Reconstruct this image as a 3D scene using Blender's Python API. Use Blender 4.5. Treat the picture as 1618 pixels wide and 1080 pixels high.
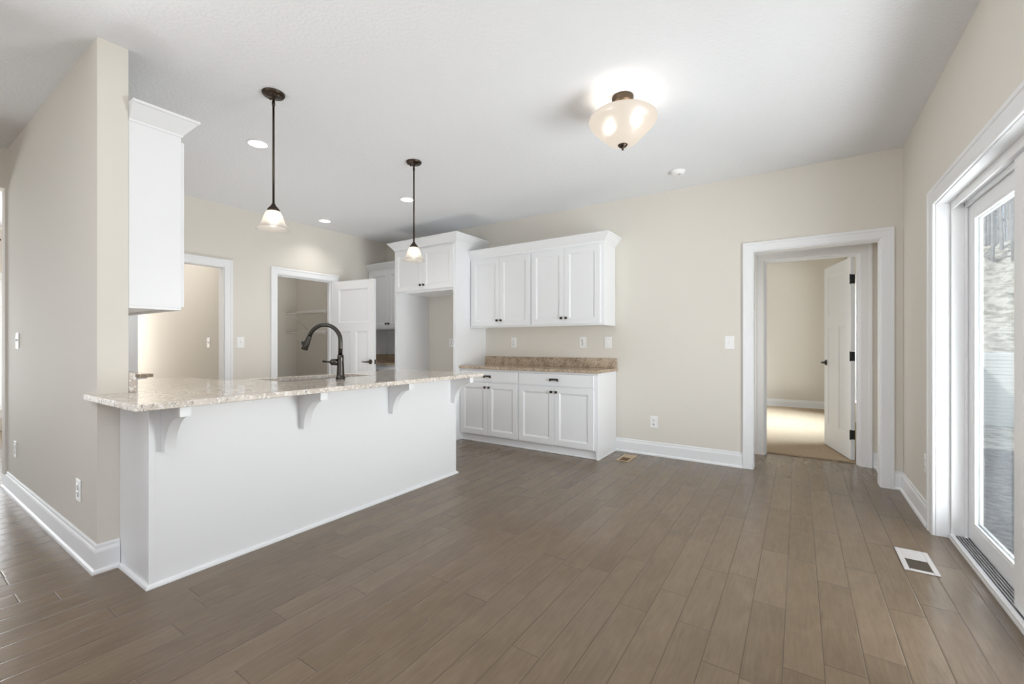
import bpy, bmesh, math, random
from mathutils import Vector, Matrix
random.seed(7)
for o in list(bpy.data.objects):
    bpy.data.objects.remove(o)
SC = bpy.context.scene
COL = SC.collection
PI = math.pi

# ------------------------------------------------------------------ camera
YAW = math.radians(33.408)
cam = bpy.data.cameras.new('camera')
cam.sensor_width = 36.0
cam.sensor_fit = 'HORIZONTAL'
cam.lens = 687.55 / 1618 * 36
cam.shift_y = 2.72 / 1618
cam.clip_start = 0.05
co = bpy.data.objects.new('camera', cam)
co.location = (0, 0, 1.178)
co.rotation_euler = (PI / 2, 0, YAW)
COL.objects.link(co)
SC.camera = co

# ------------------------------------------------------------------ world, sun, exposure
SC.view_settings.view_transform = 'Standard'
SC.view_settings.look = 'None'
SC.view_settings.gamma = 1
SC.view_settings.exposure = 0.0
SC.view_settings.use_curve_mapping = False
try:
    SC.cycles.use_denoising = True
    SC.cycles.max_bounces = 12
    SC.cycles.diffuse_bounces = 8
    SC.cycles.sample_clamp_indirect = 6
    SC.cycles.caustics_reflective = False
    SC.cycles.caustics_refractive = False
except Exception:
    pass
W = bpy.data.worlds.new('sky')
SC.world = W
W.use_nodes = True
bg = W.node_tree.nodes['Background']
bg.inputs['Color'].default_value = (0.72, 0.84, 1.0, 1)
bg.inputs['Strength'].default_value = 0.85


def lamp(name, kind, loc, energy, color=(1, 1, 1), rot=(0, 0, 0), **kw):
    l = bpy.data.lights.new(name, kind)
    l.energy = energy
    l.color = color
    for k, v in kw.items():
        setattr(l, k, v)
    o = bpy.data.objects.new(name, l)
    o.location = loc
    o.rotation_euler = rot
    COL.objects.link(o)
    return o


lamp('sun', 'SUN', (-6, -6, 12), 2.6, (1, .96, .9), (math.radians(42), 0, math.radians(-52)), angle=0.01)
# daylight at the seen openings, with added fill lamps for unseen ones
lamp('daylight_patio_door', 'AREA', (1.42, 2.4, .95), 88, (.97, .985, 1), (0, math.radians(112), 0), shape='RECTANGLE', size=1.9, size_y=1.65)
# added lamp stands in for ground light, brightens the ceiling through the patio door
lamp('patio_ground_fill', 'AREA', (3.6, 2.6, -.15), 880, (.97, .985, 1), (0, math.radians(180 - 25), 0), shape='RECTANGLE', size=4.4, size_y=5.0)
lamp('side_fill', 'AREA', (0.84, -1.6, 1.35), 21, (.97, .985, 1), (0, PI / 2, 0), shape='RECTANGLE', size=2.0, size_y=3.4)  # added side fill at an opening made up for it
lamp('rear_fill', 'AREA', (-2.3, -5.06, 1.4), 9.184, (.98, .99, 1), (PI / 2, 0, 0), shape='RECTANGLE', size=4.6, size_y=2.1)  # added rear fill; the opening behind the viewpoint is made up too
lamp('daylight_dining_window', 'AREA', (-9.1, -0.1, 1.25), 90, (.96, .98, 1), (0, -PI / 2, 0), shape='RECTANGLE', size=1.7, size_y=2.34)
lamp('dining_ground_fill', 'AREA', (-11.6, -1.2, -.15), 800, (.97, .985, 1), (0, math.radians(180 + 25), 0), shape='RECTANGLE', size=4.0, size_y=4.4)  # added area lamp, brightens ceilings on the dining side
lamp('rear_ground_fill', 'AREA', (-2.3, -7.6, -.15), 140, (.97, .985, 1), (math.radians(180 - 25), 0, 0), shape='RECTANGLE', size=5.0, size_y=4.0)  # added area lamp outside, throws fill up from the rear
# unseen fill lamps added for brightness; the bedroom window daylight comes last
lamp('kitchen_ceiling_fill', 'AREA', (-4.25, 2.55, .45), 14.56, (1, .99, .97), (PI, 0, 0), shape='RECTANGLE', size=.7, size_y=1.2)  # added lamp hidden by the peninsula to brighten the kitchen ceiling
lamp('patio_step_fill', 'AREA', (1.45, 2.4, -.12), 52, (.97, .985, 1), (0, math.radians(180 - 38), 0), shape='RECTANGLE', size=1.0, size_y=3.0)  # added lamp by the step, lifts the ceiling near the patio door
lamp('right_wall_fill', 'AREA', (-2.6, -1.3, 1.6), 114, (1, .99, .97), (0, -math.radians(116), 0), shape='RECTANGLE', size=1.2, size_y=1.6)  # added out-of-view lamp, brightens the right wall
lamp('vestibule_fill', 'AREA', (-1.1, 5.06, 1.15), 6.12, (1, .99, .98), (0, -PI / 2, 0), shape='RECTANGLE', size=1.5, size_y=.4)  # added lamp tucked behind the wall to light the vestibule
lamp('pantry_fill', 'POINT', (-6.2, 2.95, 2.5), 3.72, (1, .98, .95), shadow_soft_size=.1)  # added point lamp, lightens the pantry interior
lamp('daylight_bedroom_window', 'AREA', (1.5, 7.6, 1.9), 105, (.80, .91, 1), (0, math.radians(62), 0), shape='RECTANGLE', size=1.4, size_y=1.7, spread=math.radians(80))


# ------------------------------------------------------------------ materials


def lin(r, g, b):
    return tuple((c / 255 / 12.92) if c / 255 <= .04045 else ((c / 255 + .055) / 1.055) ** 2.4 for c in (r, g, b)) + (1,)


def new_mat(name):
    m = bpy.data.materials.new(name)
    m.use_nodes = True
    nt = m.node_tree
    return m, nt, nt.nodes['Principled BSDF']


def N(nt, t, **kw):
    n = nt.nodes.new(t)
    for k, v in kw.items():
        if k in n.inputs:
            n.inputs[k].default_value = v
        else:
            setattr(n, k, v)
    return n


def L(nt, a, b):
    nt.links.new(a, b)


def math_n(nt, op, a, b=None):
    n = nt.nodes.new('ShaderNodeMath')
    n.operation = op
    for i, v in enumerate((a, b)):
        if v is None:
            continue
        if isinstance(v, (int, float)):
            n.inputs[i].default_value = v
        else:
            L(nt, v, n.inputs[i])
    return n.outputs[0]


def paint(name, col, rough=.5, bump=0, scale=80, dist=.002, spec=.5, var=0.0):
    m, nt, p = new_mat(name)
    p.inputs['Base Color'].default_value = col
    p.inputs['Roughness'].default_value = rough
    p.inputs['Specular IOR Level'].default_value = spec
    tc = N(nt, 'ShaderNodeNewGeometry')
    if bump:
        no = N(nt, 'ShaderNodeTexNoise', Scale=scale, Detail=3.0)
        L(nt, tc.outputs['Position'], no.inputs['Vector'])
        b = N(nt, 'ShaderNodeBump', Strength=bump, Distance=dist)
        L(nt, no.outputs[0], b.inputs['Height'])
        L(nt, b.outputs[0], p.inputs['Normal'])
    if var:
        n2 = N(nt, 'ShaderNodeTexNoise', Scale=6.0, Detail=4.0)
        L(nt, tc.outputs['Position'], n2.inputs['Vector'])
        mx = N(nt, 'ShaderNodeMix', data_type='RGBA')
        mx.inputs[6].default_value = tuple(c * (1 - var) for c in col[:3]) + (1,)
        mx.inputs[7].default_value = tuple(min(1, c * (1 + var)) for c in col[:3]) + (1,)
        L(nt, n2.outputs[0], mx.inputs[0])
        L(nt, mx.outputs[2], p.inputs['Base Color'])
    return m


M = {}
M['wall'] = paint('wall_paint', (.72, .688, .632, 1), .75, .12, 220, .001, .25)
M['ceiling'] = paint('ceiling_paint', (.82, .834, .86, 1), .85, .8, 55, .005, .2)
M['white'] = paint('white_cabinet_paint', (.83, .842, .862, 1), .34, .04, 30, .001, .45)
M['trim'] = paint('white_trim_paint', (.83, .842, .862, 1), .4, .03, 30, .001, .4)
M['door'] = paint('white_door_paint', (.82, .832, .852, 1), .45, .03, 30, .001, .4)
M['vinyl'] = paint('white_vinyl', (.82, .825, .835, 1), .35)
M['plate'] = paint('switch_plate_plastic', (.86, .86, .86, 1), .3)
M['slot'] = paint('dark_slot', (.03, .03, .03, 1), .6)
M['plain'] = paint('cabinet_interior', (.55, .55, .56, 1), .6)
M['exterior'] = paint('house_siding', (.6, .6, .58, 1), .8)


def metal(name, col, rough, var=.15):
    m = paint(name, col, rough, .05, 90, .0006, .5, var)
    m.node_tree.nodes['Principled BSDF'].inputs['Metallic'].default_value = 1
    return m


M['bronze'] = metal('oil_rubbed_bronze', (.075, .058, .045, 1), .38)
M['bronze2'] = metal('light_bronze', (.13, .095, .065, 1), .45)
M['gunmetal'] = metal('dark_polished_nickel', (.075, .070, .062, 1), .17)
M['black'] = paint('black_hinge_metal', (.012, .012, .012, 1), .4)
M['steel'] = metal('stainless_steel', (.5, .5, .5, 1), .3)
M['alu'] = metal('aluminium_track', (.55, .55, .56, 1), .4)
M['tan'] = paint('tan_register_metal', (.48, .36, .22, 1), .45)
M['tan_dark'] = paint('brown_register_louver', (.16, .10, .055, 1), .5)
M['greymetal'] = paint('grey_register_metal', (.55, .52, .51, 1), .4)
M['greydark'] = paint('dark_register_louver', (.11, .09, .07, 1), .5)
M['wire'] = paint('white_coated_wire', (.75, .73, .70, 1), .4)


def granite(name, base, mid, light, dark, rough):
    m, nt, p = new_mat(name)
    g = N(nt, 'ShaderNodeNewGeometry')
    v = g.outputs['Position']
    def noise(scale, detail=4.0, dis=0.0):
        n = N(nt, 'ShaderNodeTexNoise', Scale=scale, Detail=detail, Distortion=dis)
        L(nt, v, n.inputs['Vector'])
        return n.outputs[0]
    def ramp(src, a, b):
        r = N(nt, 'ShaderNodeMapRange')
        r.inputs[1].default_value = a
        r.inputs[2].default_value = b
        L(nt, src, r.inputs[0])
        return r.outputs[0]
    def mix(f, a, b):
        x = N(nt, 'ShaderNodeMix', data_type='RGBA')
        L(nt, f, x.inputs[0])
        for i, c in ((6, a), (7, b)):
            if isinstance(c, tuple):
                x.inputs[i].default_value = c
            else:
                L(nt, c, x.inputs[i])
        return x.outputs[2]
    c = mix(ramp(noise(9, 5, .8), .42, .6), base, mid)
    c = mix(ramp(noise(55, 3, .4), .54, .62), c, light)
    c = mix(ramp(noise(70, 3, 1.0), .60, .66), c, dark)
    vo = N(nt, 'ShaderNodeTexVoronoi', Scale=160.0)
    L(nt, v, vo.inputs['Vector'])
    c = mix(ramp(vo.outputs['Distance'], .20, .10), c, tuple(x * .72 for x in mid[:3]) + (1,))
    L(nt, c, p.inputs['Base Color'])
    # polished top, honed edges
    sp = N(nt, 'ShaderNodeSeparateXYZ')
    L(nt, g.outputs['True Normal'], sp.inputs[0])
    rr = N(nt, 'ShaderNodeMapRange')
    rr.inputs[1].default_value = .3
    rr.inputs[2].default_value = .9
    rr.inputs[3].default_value = .5
    rr.inputs[4].default_value = rough
    L(nt, sp.outputs[2], rr.inputs[0])
    L(nt, rr.outputs[0], p.inputs['Roughness'])
    p.inputs['Specular IOR Level'].default_value = 1.0
    return m


M['granite'] = granite('granite_lit_tint', (.70, .63, .56, 1), (.54, .47, .40, 1), (.84, .81, .77, 1), (.22, .19, .17, 1), .05)  # same stone as the brown counters, tinted paler for the light on it
M['granite2'] = granite('brown_granite', (.50, .39, .28, 1), (.34, .25, .17, 1), (.62, .52, .40, 1), (.10, .07, .05, 1), .14)


def make_wood():
    m, nt, p = new_mat('hand_scraped_hardwood')
    g = N(nt, 'ShaderNodeNewGeometry')
    sep = N(nt, 'ShaderNodeSeparateXYZ')
    L(nt, g.outputs['Position'], sep.inputs[0])
    PW = 0.1267
    u = math_n(nt, 'DIVIDE', math_n(nt, 'ADD', sep.outputs[0], 0.05), PW)
    row = math_n(nt, 'FLOOR', u)
    fu = math_n(nt, 'SUBTRACT', u, row)
    wn = N(nt, 'ShaderNodeTexWhiteNoise', noise_dimensions='1D')
    L(nt, row, wn.inputs['W'])
    r1 = wn.outputs['Value']
    length = math_n(nt, 'ADD', math_n(nt, 'MULTIPLY', r1, .5), .62)
    # uneven joints: warp the coordinate slowly before cutting it into boards
    wob = N(nt, 'ShaderNodeTexNoise', noise_dimensions='2D', Scale=1.0, Detail=0.0)
    cv = N(nt, 'ShaderNodeCombineXYZ')
    L(nt, math_n(nt, 'MULTIPLY', row, 7.31), cv.inputs[0])
    L(nt, math_n(nt, 'MULTIPLY', sep.outputs[1], .6), cv.inputs[1])
    L(nt, cv.outputs[0], wob.inputs['Vector'])
    yy = math_n(nt, 'ADD', sep.outputs[1], math_n(nt, 'MULTIPLY', wob.outputs[0], .8))
    v = math_n(nt, 'ADD', math_n(nt, 'DIVIDE', yy, length), math_n(nt, 'MULTIPLY', r1, 37.0))
    bid = math_n(nt, 'FLOOR', v)
    fv = math_n(nt, 'SUBTRACT', v, bid)
    idv = N(nt, 'ShaderNodeCombineXYZ')
    L(nt, row, idv.inputs[0])
    L(nt, bid, idv.inputs[1])
    wn2 = N(nt, 'ShaderNodeTexWhiteNoise', noise_dimensions='2D')
    L(nt, idv.outputs[0], wn2.inputs['Vector'])
    tone = wn2.outputs['Value']
    # grain: stretched along Y, shifted per board
    gv = N(nt, 'ShaderNodeCombineXYZ')
    L(nt, math_n(nt, 'MULTIPLY', sep.outputs[0], 1.0), gv.inputs[0])
    L(nt, math_n(nt, 'MULTIPLY', sep.outputs[1], .09), gv.inputs[1])
    L(nt, math_n(nt, 'MULTIPLY', tone, 13.0), gv.inputs[2])
    gr = N(nt, 'ShaderNodeTexNoise', Scale=75.0, Detail=5.0, Distortion=.6)
    L(nt, gv.outputs[0], gr.inputs['Vector'])
    bv = N(nt, 'ShaderNodeCombineXYZ')
    L(nt, sep.outputs[0], bv.inputs[0])
    L(nt, math_n(nt, 'MULTIPLY', sep.outputs[1], .42), bv.inputs[1])
    L(nt, math_n(nt, 'MULTIPLY', tone, 29.0), bv.inputs[2])
    bl = N(nt, 'ShaderNodeTexNoise', Scale=11.0, Detail=7.0, Distortion=.6, Roughness=.68)
    L(nt, bv.outputs[0], bl.inputs['Vector'])
    kn = N(nt, 'ShaderNodeTexNoise', Scale=5.5, Detail=2.0, Distortion=.4)
    L(nt, bv.outputs[0], kn.inputs['Vector'])
    r = N(nt, 'ShaderNodeValToRGB')
    r.color_ramp.elements[0].position = 0.16
    r.color_ramp.elements[0].color = (.105, .073, .047, 1)
    r.color_ramp.elements[1].position = .84
    r.color_ramp.elements[1].color = (.232, .170, .114, 1)
    e = r.color_ramp.elements.new(.48)
    e.color = (.166, .119, .078, 1)
    mixv = math_n(nt, 'ADD', math_n(nt, 'MULTIPLY', tone, .15), math_n(nt, 'ADD', math_n(nt, 'MULTIPLY', bl.outputs[0], .44), math_n(nt, 'MULTIPLY', gr.outputs[0], .40)))
    L(nt, mixv, r.inputs[0])
    # dark knots
    kr = N(nt, 'ShaderNodeMapRange')
    kr.inputs[1].default_value = .66
    kr.inputs[2].default_value = .78
    kr.inputs[4].default_value = .3
    L(nt, kn.outputs[0], kr.inputs[0])
    kx = N(nt, 'ShaderNodeMix', data_type='RGBA')
    L(nt, kr.outputs[0], kx.inputs[0])
    L(nt, r.outputs[0], kx.inputs[6])
    kx.inputs[7].default_value = (.07, .046, .031, 1)
    # seams
    du = math_n(nt, 'MULTIPLY', math_n(nt, 'MINIMUM', fu, math_n(nt, 'SUBTRACT', 1.0, fu)), PW)
    dv = math_n(nt, 'MULTIPLY', math_n(nt, 'MINIMUM', fv, math_n(nt, 'SUBTRACT', 1.0, fv)), length)
    d = math_n(nt, 'MINIMUM', du, dv)
    sm = N(nt, 'ShaderNodeMapRange')
    sm.inputs[1].default_value = .0006
    sm.inputs[2].default_value = .0022
    L(nt, d, sm.inputs[0])
    sx = N(nt, 'ShaderNodeMix', data_type='RGBA')
    sx.inputs[6].default_value = (.085, .060, .042, 1)
    L(nt, sm.outputs[0], sx.inputs[0])
    L(nt, kx.outputs[2], sx.inputs[7])
    L(nt, sx.outputs[2], p.inputs['Base Color'])
    # hand scraping: long grooves plus soft ripples, and eased board edges
    sv = N(nt, 'ShaderNodeCombineXYZ')
    L(nt, sep.outputs[0], sv.inputs[0])
    L(nt, math_n(nt, 'MULTIPLY', sep.outputs[1], .12), sv.inputs[1])
    L(nt, math_n(nt, 'MULTIPLY', tone, 5.0), sv.inputs[2])
    sc = N(nt, 'ShaderNodeTexNoise', Scale=38.0, Detail=2.0)
    L(nt, sv.outputs[0], sc.inputs['Vector'])
    ri = N(nt, 'ShaderNodeTexNoise', Scale=14.0, Detail=2.0)
    L(nt, g.outputs['Position'], ri.inputs['Vector'])
    ed = N(nt, 'ShaderNodeMapRange')
    ed.interpolation_type = 'SMOOTHSTEP'
    ed.inputs[2].default_value = .006
    L(nt, d, ed.inputs[0])
    h = math_n(nt, 'ADD', math_n(nt, 'ADD', math_n(nt, 'MULTIPLY', sc.outputs[0], .75), math_n(nt, 'MULTIPLY', ri.outputs[0], .3)), math_n(nt, 'MULTIPLY', ed.outputs[0], .55))
    b = N(nt, 'ShaderNodeBump', Strength=.5, Distance=.003)
    L(nt, h, b.inputs['Height'])
    L(nt, b.outputs[0], p.inputs['Normal'])
    rr = N(nt, 'ShaderNodeMapRange')
    rr.inputs[3].default_value = .17
    rr.inputs[4].default_value = .27
    L(nt, bl.outputs[0], rr.inputs[0])
    L(nt, rr.outputs[0], p.inputs['Roughness'])
    p.inputs['Specular IOR Level'].default_value = .5
    return m


M['wood'] = make_wood()


def two_tone(name, c1, c2, scale, lo, hi, rough=.9, bump=.0, dist=.02, squash=None, detail=6.0):
    m, nt, p = new_mat(name)
    g = N(nt, 'ShaderNodeNewGeometry')
    mp = N(nt, 'ShaderNodeMapping')
    if squash:
        mp.inputs['Scale'].default_value = squash
    L(nt, g.outputs['Position'], mp.inputs[0])
    no = N(nt, 'ShaderNodeTexNoise', Scale=scale, Detail=detail, Roughness=.65)
    L(nt, mp.outputs[0], no.inputs['Vector'])
    mr = N(nt, 'ShaderNodeMapRange')
    mr.inputs[1].default_value = lo
    mr.inputs[2].default_value = hi
    L(nt, no.outputs[0], mr.inputs[0])
    mx = N(nt, 'ShaderNodeMix', data_type='RGBA')
    mx.inputs[6].default_value = c1
    mx.inputs[7].default_value = c2
    L(nt, mr.outputs[0], mx.inputs[0])
    L(nt, mx.outputs[2], p.inputs['Base Color'])
    p.inputs['Roughness'].default_value = rough
    p.inputs['Specular IOR Level'].default_value = .2
    if bump:
        b = N(nt, 'ShaderNodeBump', Strength=bump, Distance=dist)
        L(nt, no.outputs[0], b.inputs['Height'])
        L(nt, b.outputs[0], p.inputs['Normal'])
    return m


M['carpet'] = two_tone('tan_carpet', (.40, .31, .215, 1), (.58, .47, .345, 1), 120, .3, .7, .95, .7, .01)
M['dirt'] = two_tone('pale_dirt', (.40, .37, .31, 1), (.72, .69, .62, 1), 4.5, .40, .56, .95, .9, .10, (1, 1, 1.8))
M['patio_shade'] = two_tone('patio_shade_grey', (.13, .13, .14, 1), (.32, .32, .33, 1), 16, .35, .65, .9, .8, .03)  # dark grey stands for the house shade, painted onto the patio
M['block'] = paint('white_block', (.80, .81, .80, 1), .8, .1, 40)
M['bark'] = two_tone('grey_bark', (.34, .34, .35, 1), (.58, .57, .57, 1), 6, .3, .7, .9)


def glass():
    m, nt, p = new_mat('window_glass')
    nt.nodes.remove(p)
    t = N(nt, 'ShaderNodeBsdfTransparent')
    t.inputs[0].default_value = (.97, .985, .98, 1)
    gl = N(nt, 'ShaderNodeBsdfGlossy', Roughness=.02)
    lw = N(nt, 'ShaderNodeLayerWeight', Blend=.5)
    fac = math_n(nt, 'ADD', math_n(nt, 'MULTIPLY', math_n(nt, 'POWER', lw.outputs['Facing'], 5.0), .5), .025)
    mx = N(nt, 'ShaderNodeMixShader')
    L(nt, fac, mx.inputs[0])
    L(nt, t.outputs[0], mx.inputs[1])
    L(nt, gl.outputs[0], mx.inputs[2])
    L(nt, mx.outputs[0], nt.nodes['Material Output'].inputs[0])
    return m


M['glass'] = glass()


def emis(name, col, strength):
    m, nt, p = new_mat(name)
    p.inputs['Base Color'].default_value = (.9, .9, .9, 1)
    p.inputs['Emission Color'].default_value = col
    p.inputs['Emission Strength'].default_value = strength
    return m


M['bulb'] = emis('glowing_bulb', (1, .92, .80, 1), 16)
M['lens'] = emis('recessed_lamp_lens', (1, .97, .92, 1), 5)


def frosted(name, col, glow, clear=.3, rough=.5):
    # frosted glass of a lit lamp: scatters the bulb's light through the wall and glows
    m, nt, p = new_mat(name)
    nt.nodes.remove(p)
    tr = N(nt, 'ShaderNodeBsdfTranslucent')
    tr.inputs[0].default_value = col
    di = N(nt, 'ShaderNodeBsdfDiffuse')
    di.inputs[0].default_value = col
    tp = N(nt, 'ShaderNodeBsdfTransparent')
    gs = N(nt, 'ShaderNodeBsdfGlossy', Roughness=.25)
    em = N(nt, 'ShaderNodeEmission')
    em.inputs[0].default_value = (1, .90, .78, 1)
    em.inputs[1].default_value = glow
    def mix(f, a, b):
        x = N(nt, 'ShaderNodeMixShader')
        x.inputs[0].default_value = f
        L(nt, a, x.inputs[1])
        L(nt, b, x.inputs[2])
        return x.outputs[0]
    s = mix(.35, tr.outputs[0], di.outputs[0])
    rf = N(nt, 'ShaderNodeBsdfRefraction', Roughness=rough, IOR=1.25)
    s = mix(clear, s, rf.outputs[0])
    s = mix(.02, s, tp.outputs[0])
    s = mix(.05, s, gs.outputs[0])
    ad = N(nt, 'ShaderNodeAddShader')
    L(nt, s, ad.inputs[0])
    L(nt, em.outputs[0], ad.inputs[1])
    L(nt, ad.outputs[0], nt.nodes['Material Output'].inputs[0])
    return m


M['bowl'] = frosted('frosted_bowl_glass', (.30, .275, .25, 1), .40)
M['shade'] = frosted('frosted_shade_glass', (.66, .64, .61, 1), .12, .24, .6)

# ------------------------------------------------------------------ mesh helpers


def BM():
    return bmesh.new()


def box(bm, x0, x1, y0, y1, z0, z1, bev=0.0, seg=1):
    vs = [bm.verts.new(c) for c in ((x0, y0, z0), (x1, y0, z0), (x1, y1, z0), (x0, y1, z0), (x0, y0, z1), (x1, y0, z1), (x1, y1, z1), (x0, y1, z1))]
    fs = [bm.faces.new([vs[i] for i in q]) for q in ((0, 3, 2, 1), (4, 5, 6, 7), (0, 1, 5, 4), (1, 2, 6, 5), (2, 3, 7, 6), (3, 0, 4, 7))]
    if bev:
        es = {e for f in fs for e in f.edges}
        bmesh.ops.bevel(bm, geom=list(es), offset=bev, segments=seg, affect='EDGES', profile=.5)


def poly_prism(bm, pts, z0, z1, mapf=lambda x, y, z: (x, y, z), bev=0):
    """extrude a 2-D polygon (counter-clockwise) from z0 to z1"""
    a = [bm.verts.new(mapf(x, y, z0)) for x, y in pts]
    b = [bm.verts.new(mapf(x, y, z1)) for x, y in pts]
    n = len(pts)
    fs = [bm.faces.new(list(reversed(a))), bm.faces.new(b)]
    for i in range(n):
        j = (i + 1) % n
        fs.append(bm.faces.new((a[i], a[j], b[j], b[i])))
    bmesh.ops.recalc_face_normals(bm, faces=fs)
    if bev:
        es = set(fs[0].edges) | set(fs[1].edges)
        bmesh.ops.bevel(bm, geom=list(es), offset=bev, segments=2, affect='EDGES', profile=.5)


def lathe(bm, prof, c=(0, 0, 0), n=32, M4=None, cap=True):
    """revolve (r, z) around the z axis"""
    rings = []
    for r, z in prof:
        if r < 1e-6:
            rings.append([bm.verts.new((c[0], c[1], c[2] + z))])
        else:
            rings.append([bm.verts.new((c[0] + r * math.cos(2 * PI * k / n), c[1] + r * math.sin(2 * PI * k / n), c[2] + z)) for k in range(n)])
    fs = []
    for a, b in zip(rings, rings[1:]):
        for k in range(n):
            j = (k + 1) % n
            if len(a) == 1 and len(b) == 1:
                continue
            if len(a) == 1:
                q = (a[0], b[j], b[k])
            elif len(b) == 1:
                q = (a[k], a[j], b[0])
            else:
                q = (a[k], a[j], b[j], b[k])
            fs.append(bm.faces.new(q))
    if cap:
        for ring in (rings[0], rings[-1]):
            if len(ring) > 1:
                fs.append(bm.faces.new(ring))
    bmesh.ops.recalc_face_normals(bm, faces=fs)
    for f in fs:
        f.smooth = True
    if M4 is not None:
        vs = {v for f in fs for v in f.verts}
        bmesh.ops.transform(bm, matrix=M4, verts=list(vs))


def tube(bm, pts, rad, n=12, cap=True):
    """round tube along points; rad a number or a list"""
    pts = [Vector(p) for p in pts]
    if not isinstance(rad, (list, tuple)):
        rad = [rad] * len(pts)
    rings = []
    up = None
    for i, p in enumerate(pts):
        d = (pts[min(i + 1, len(pts) - 1)] - pts[max(i - 1, 0)]).normalized()
        if up is None:
            up = Vector((0, 0, 1)) if abs(d.z) < .9 else Vector((1, 0, 0))
        x = d.cross(up).normalized()
        y = x.cross(d).normalized()
        up = y
        rings.append([bm.verts.new(p + (x * math.cos(2 * PI * k / n) + y * math.sin(2 * PI * k / n)) * rad[i]) for k in range(n)])
    fs = []
    for a, b in zip(rings, rings[1:]):
        for k in range(n):
            j = (k + 1) % n
            f = bm.faces.new((a[k], a[j], b[j], b[k]))
            f.smooth = True
            fs.append(f)
    if cap:
        fs.append(bm.faces.new(rings[0]))
        fs.append(bm.faces.new(rings[-1]))
    bmesh.ops.recalc_face_normals(bm, faces=fs)


def sweep(bm, path, prof, mapf, closed_path=False):
    """sweep a closed profile [(a, b)] along a 2-D path with mitred corners;
    a = offset to the left of the path, b = third axis; mapf(u, v, b) -> xyz"""
    n = len(path)
    rings = []
    for i, (x, y) in enumerate(path):
        def nrm(p, q):
            dx, dy = q[0] - p[0], q[1] - p[1]
            l = math.hypot(dx, dy)
            return (-dy / l, dx / l)
        if closed_path:
            n1, n2 = nrm(path[i - 1], path[i]), nrm(path[i], path[(i + 1) % n])
        else:
            n1 = nrm(path[i - 1], path[i]) if i else nrm(path[0], path[1])
            n2 = nrm(path[i], path[i + 1]) if i < n - 1 else n1
        k = 1 + n1[0] * n2[0] + n1[1] * n2[1]
        m = ((n1[0] + n2[0]) / k, (n1[1] + n2[1]) / k)
        rings.append([bm.verts.new(mapf(x + a * m[0], y + a * m[1], b)) for a, b in prof])
    fs = []
    pn = len(prof)
    segs = list(zip(rings, rings[1:]))
    if closed_path:
        segs.append((rings[-1], rings[0]))
    for a, b in segs:
        for k in range(pn):
            j = (k + 1) % pn
            fs.append(bm.faces.new((a[k], a[j], b[j], b[k])))
    if not closed_path:
        fs.append(bm.faces.new(rings[0]))
        fs.append(bm.faces.new(rings[-1]))
    bmesh.ops.recalc_face_normals(bm, faces=fs)


def panelled(bm, w, h, t, rects, d=.009, both=False, M4=None, edge=.002):
    """a slab x 0..w, y 0..t, z 0..h with recessed, beaded panels in the front (y = 0)"""
    made = []
    def face(vs):
        f = bm.faces.new([bm.verts.new(v) for v in vs])
        made.append(f)
    xs = sorted({0, w} | {x for r in rects for x in (r[0], r[1])})
    zs = sorted({0, h} | {z for r in rects for z in (r[2], r[3])})
    steps = [(0, 0), (.004, .004), (.011, .005), (.016, d)]
    for side in ((0, 1) if both else (0,)):
        def P(x, y, z):
            return (x, y, z) if side == 0 else (x, t - y, z)
        def quad(a, b, c, e):
            q = [P(*a), P(*b), P(*c), P(*e)]
            face(q if side == 0 else q[::-1])
        for i in range(len(xs) - 1):
            for k in range(len(zs) - 1):
                cx, cz = (xs[i] + xs[i + 1]) / 2, (zs[k] + zs[k + 1]) / 2
                if any(r[0] < cx < r[1] and r[2] < cz < r[3] for r in rects):
                    continue
                quad((xs[i], 0, zs[k]), (xs[i + 1], 0, zs[k]), (xs[i + 1], 0, zs[k + 1]), (xs[i], 0, zs[k + 1]))
        for r in rects:
            loops = []
            for s, dep in steps:
                loops.append([(r[0] + s, dep, r[2] + s), (r[1] - s, dep, r[2] + s), (r[1] - s, dep, r[3] - s), (r[0] + s, dep, r[3] - s)])
            for a, b in zip(loops, loops[1:]):
                for k in range(4):
                    j = (k + 1) % 4
                    quad(a[k], a[j], b[j], b[k])
            quad(*loops[-1])
    if not both:
        face([(0, t, 0), (0, t, h), (w, t, h), (w, t, 0)])
    for x, s in ((0, 1), (w, -1)):
        q = [(x, 0, 0), (x, 0, h), (x, t, h), (x, t, 0)]
        face(q if s > 0 else q[::-1])
    for z, s in ((0, -1), (h, 1)):
        q = [(0, 0, z), (w, 0, z), (w, t, z), (0, t, z)]
        face(q if s > 0 else q[::-1])
    vs = list({v for f in made for v in f.verts})
    bmesh.ops.remove_doubles(bm, verts=vs, dist=1e-5)
    if M4 is not None:
        vs = [v for v in bm.verts]
        bmesh.ops.transform(bm, matrix=M4, verts=vs)


def obj(name, bm, mat, parent=None, label=None, mats=None):
    me = bpy.data.meshes.new(name)
    bm.to_mesh(me)
    bm.free()
    for m in (mats or [mat]):
        me.materials.append(M[m] if isinstance(m, str) else m)
    o = bpy.data.objects.new(name, me)
    COL.objects.link(o)
    if parent is not None:
        o.parent = parent
    if label:
        o['label'] = label
    return o


def thing(name, label, cat, loc=(0, 0, 0), rotz=0.0, group=None):
    o = bpy.data.objects.new(name, None)
    o.empty_display_size = .1
    COL.objects.link(o)
    o.location = loc
    o.rotation_euler = (0, 0, rotz)
    tag(o, label, cat, group)
    return o


def tag(o, label, cat, group=None, kind=None):
    o['label'] = label
    o['category'] = cat
    if group:
        o['group'] = group
    if kind:
        o['kind'] = kind
    return o


def struct(name, bm, mat, label=None, cat=None, parent=None):
    o = obj(name, bm, mat, parent)
    if parent is None:
        o['kind'] = 'structure'
        if label:
            o['label'] = label
        if cat:
            o['category'] = cat
    return o


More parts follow.
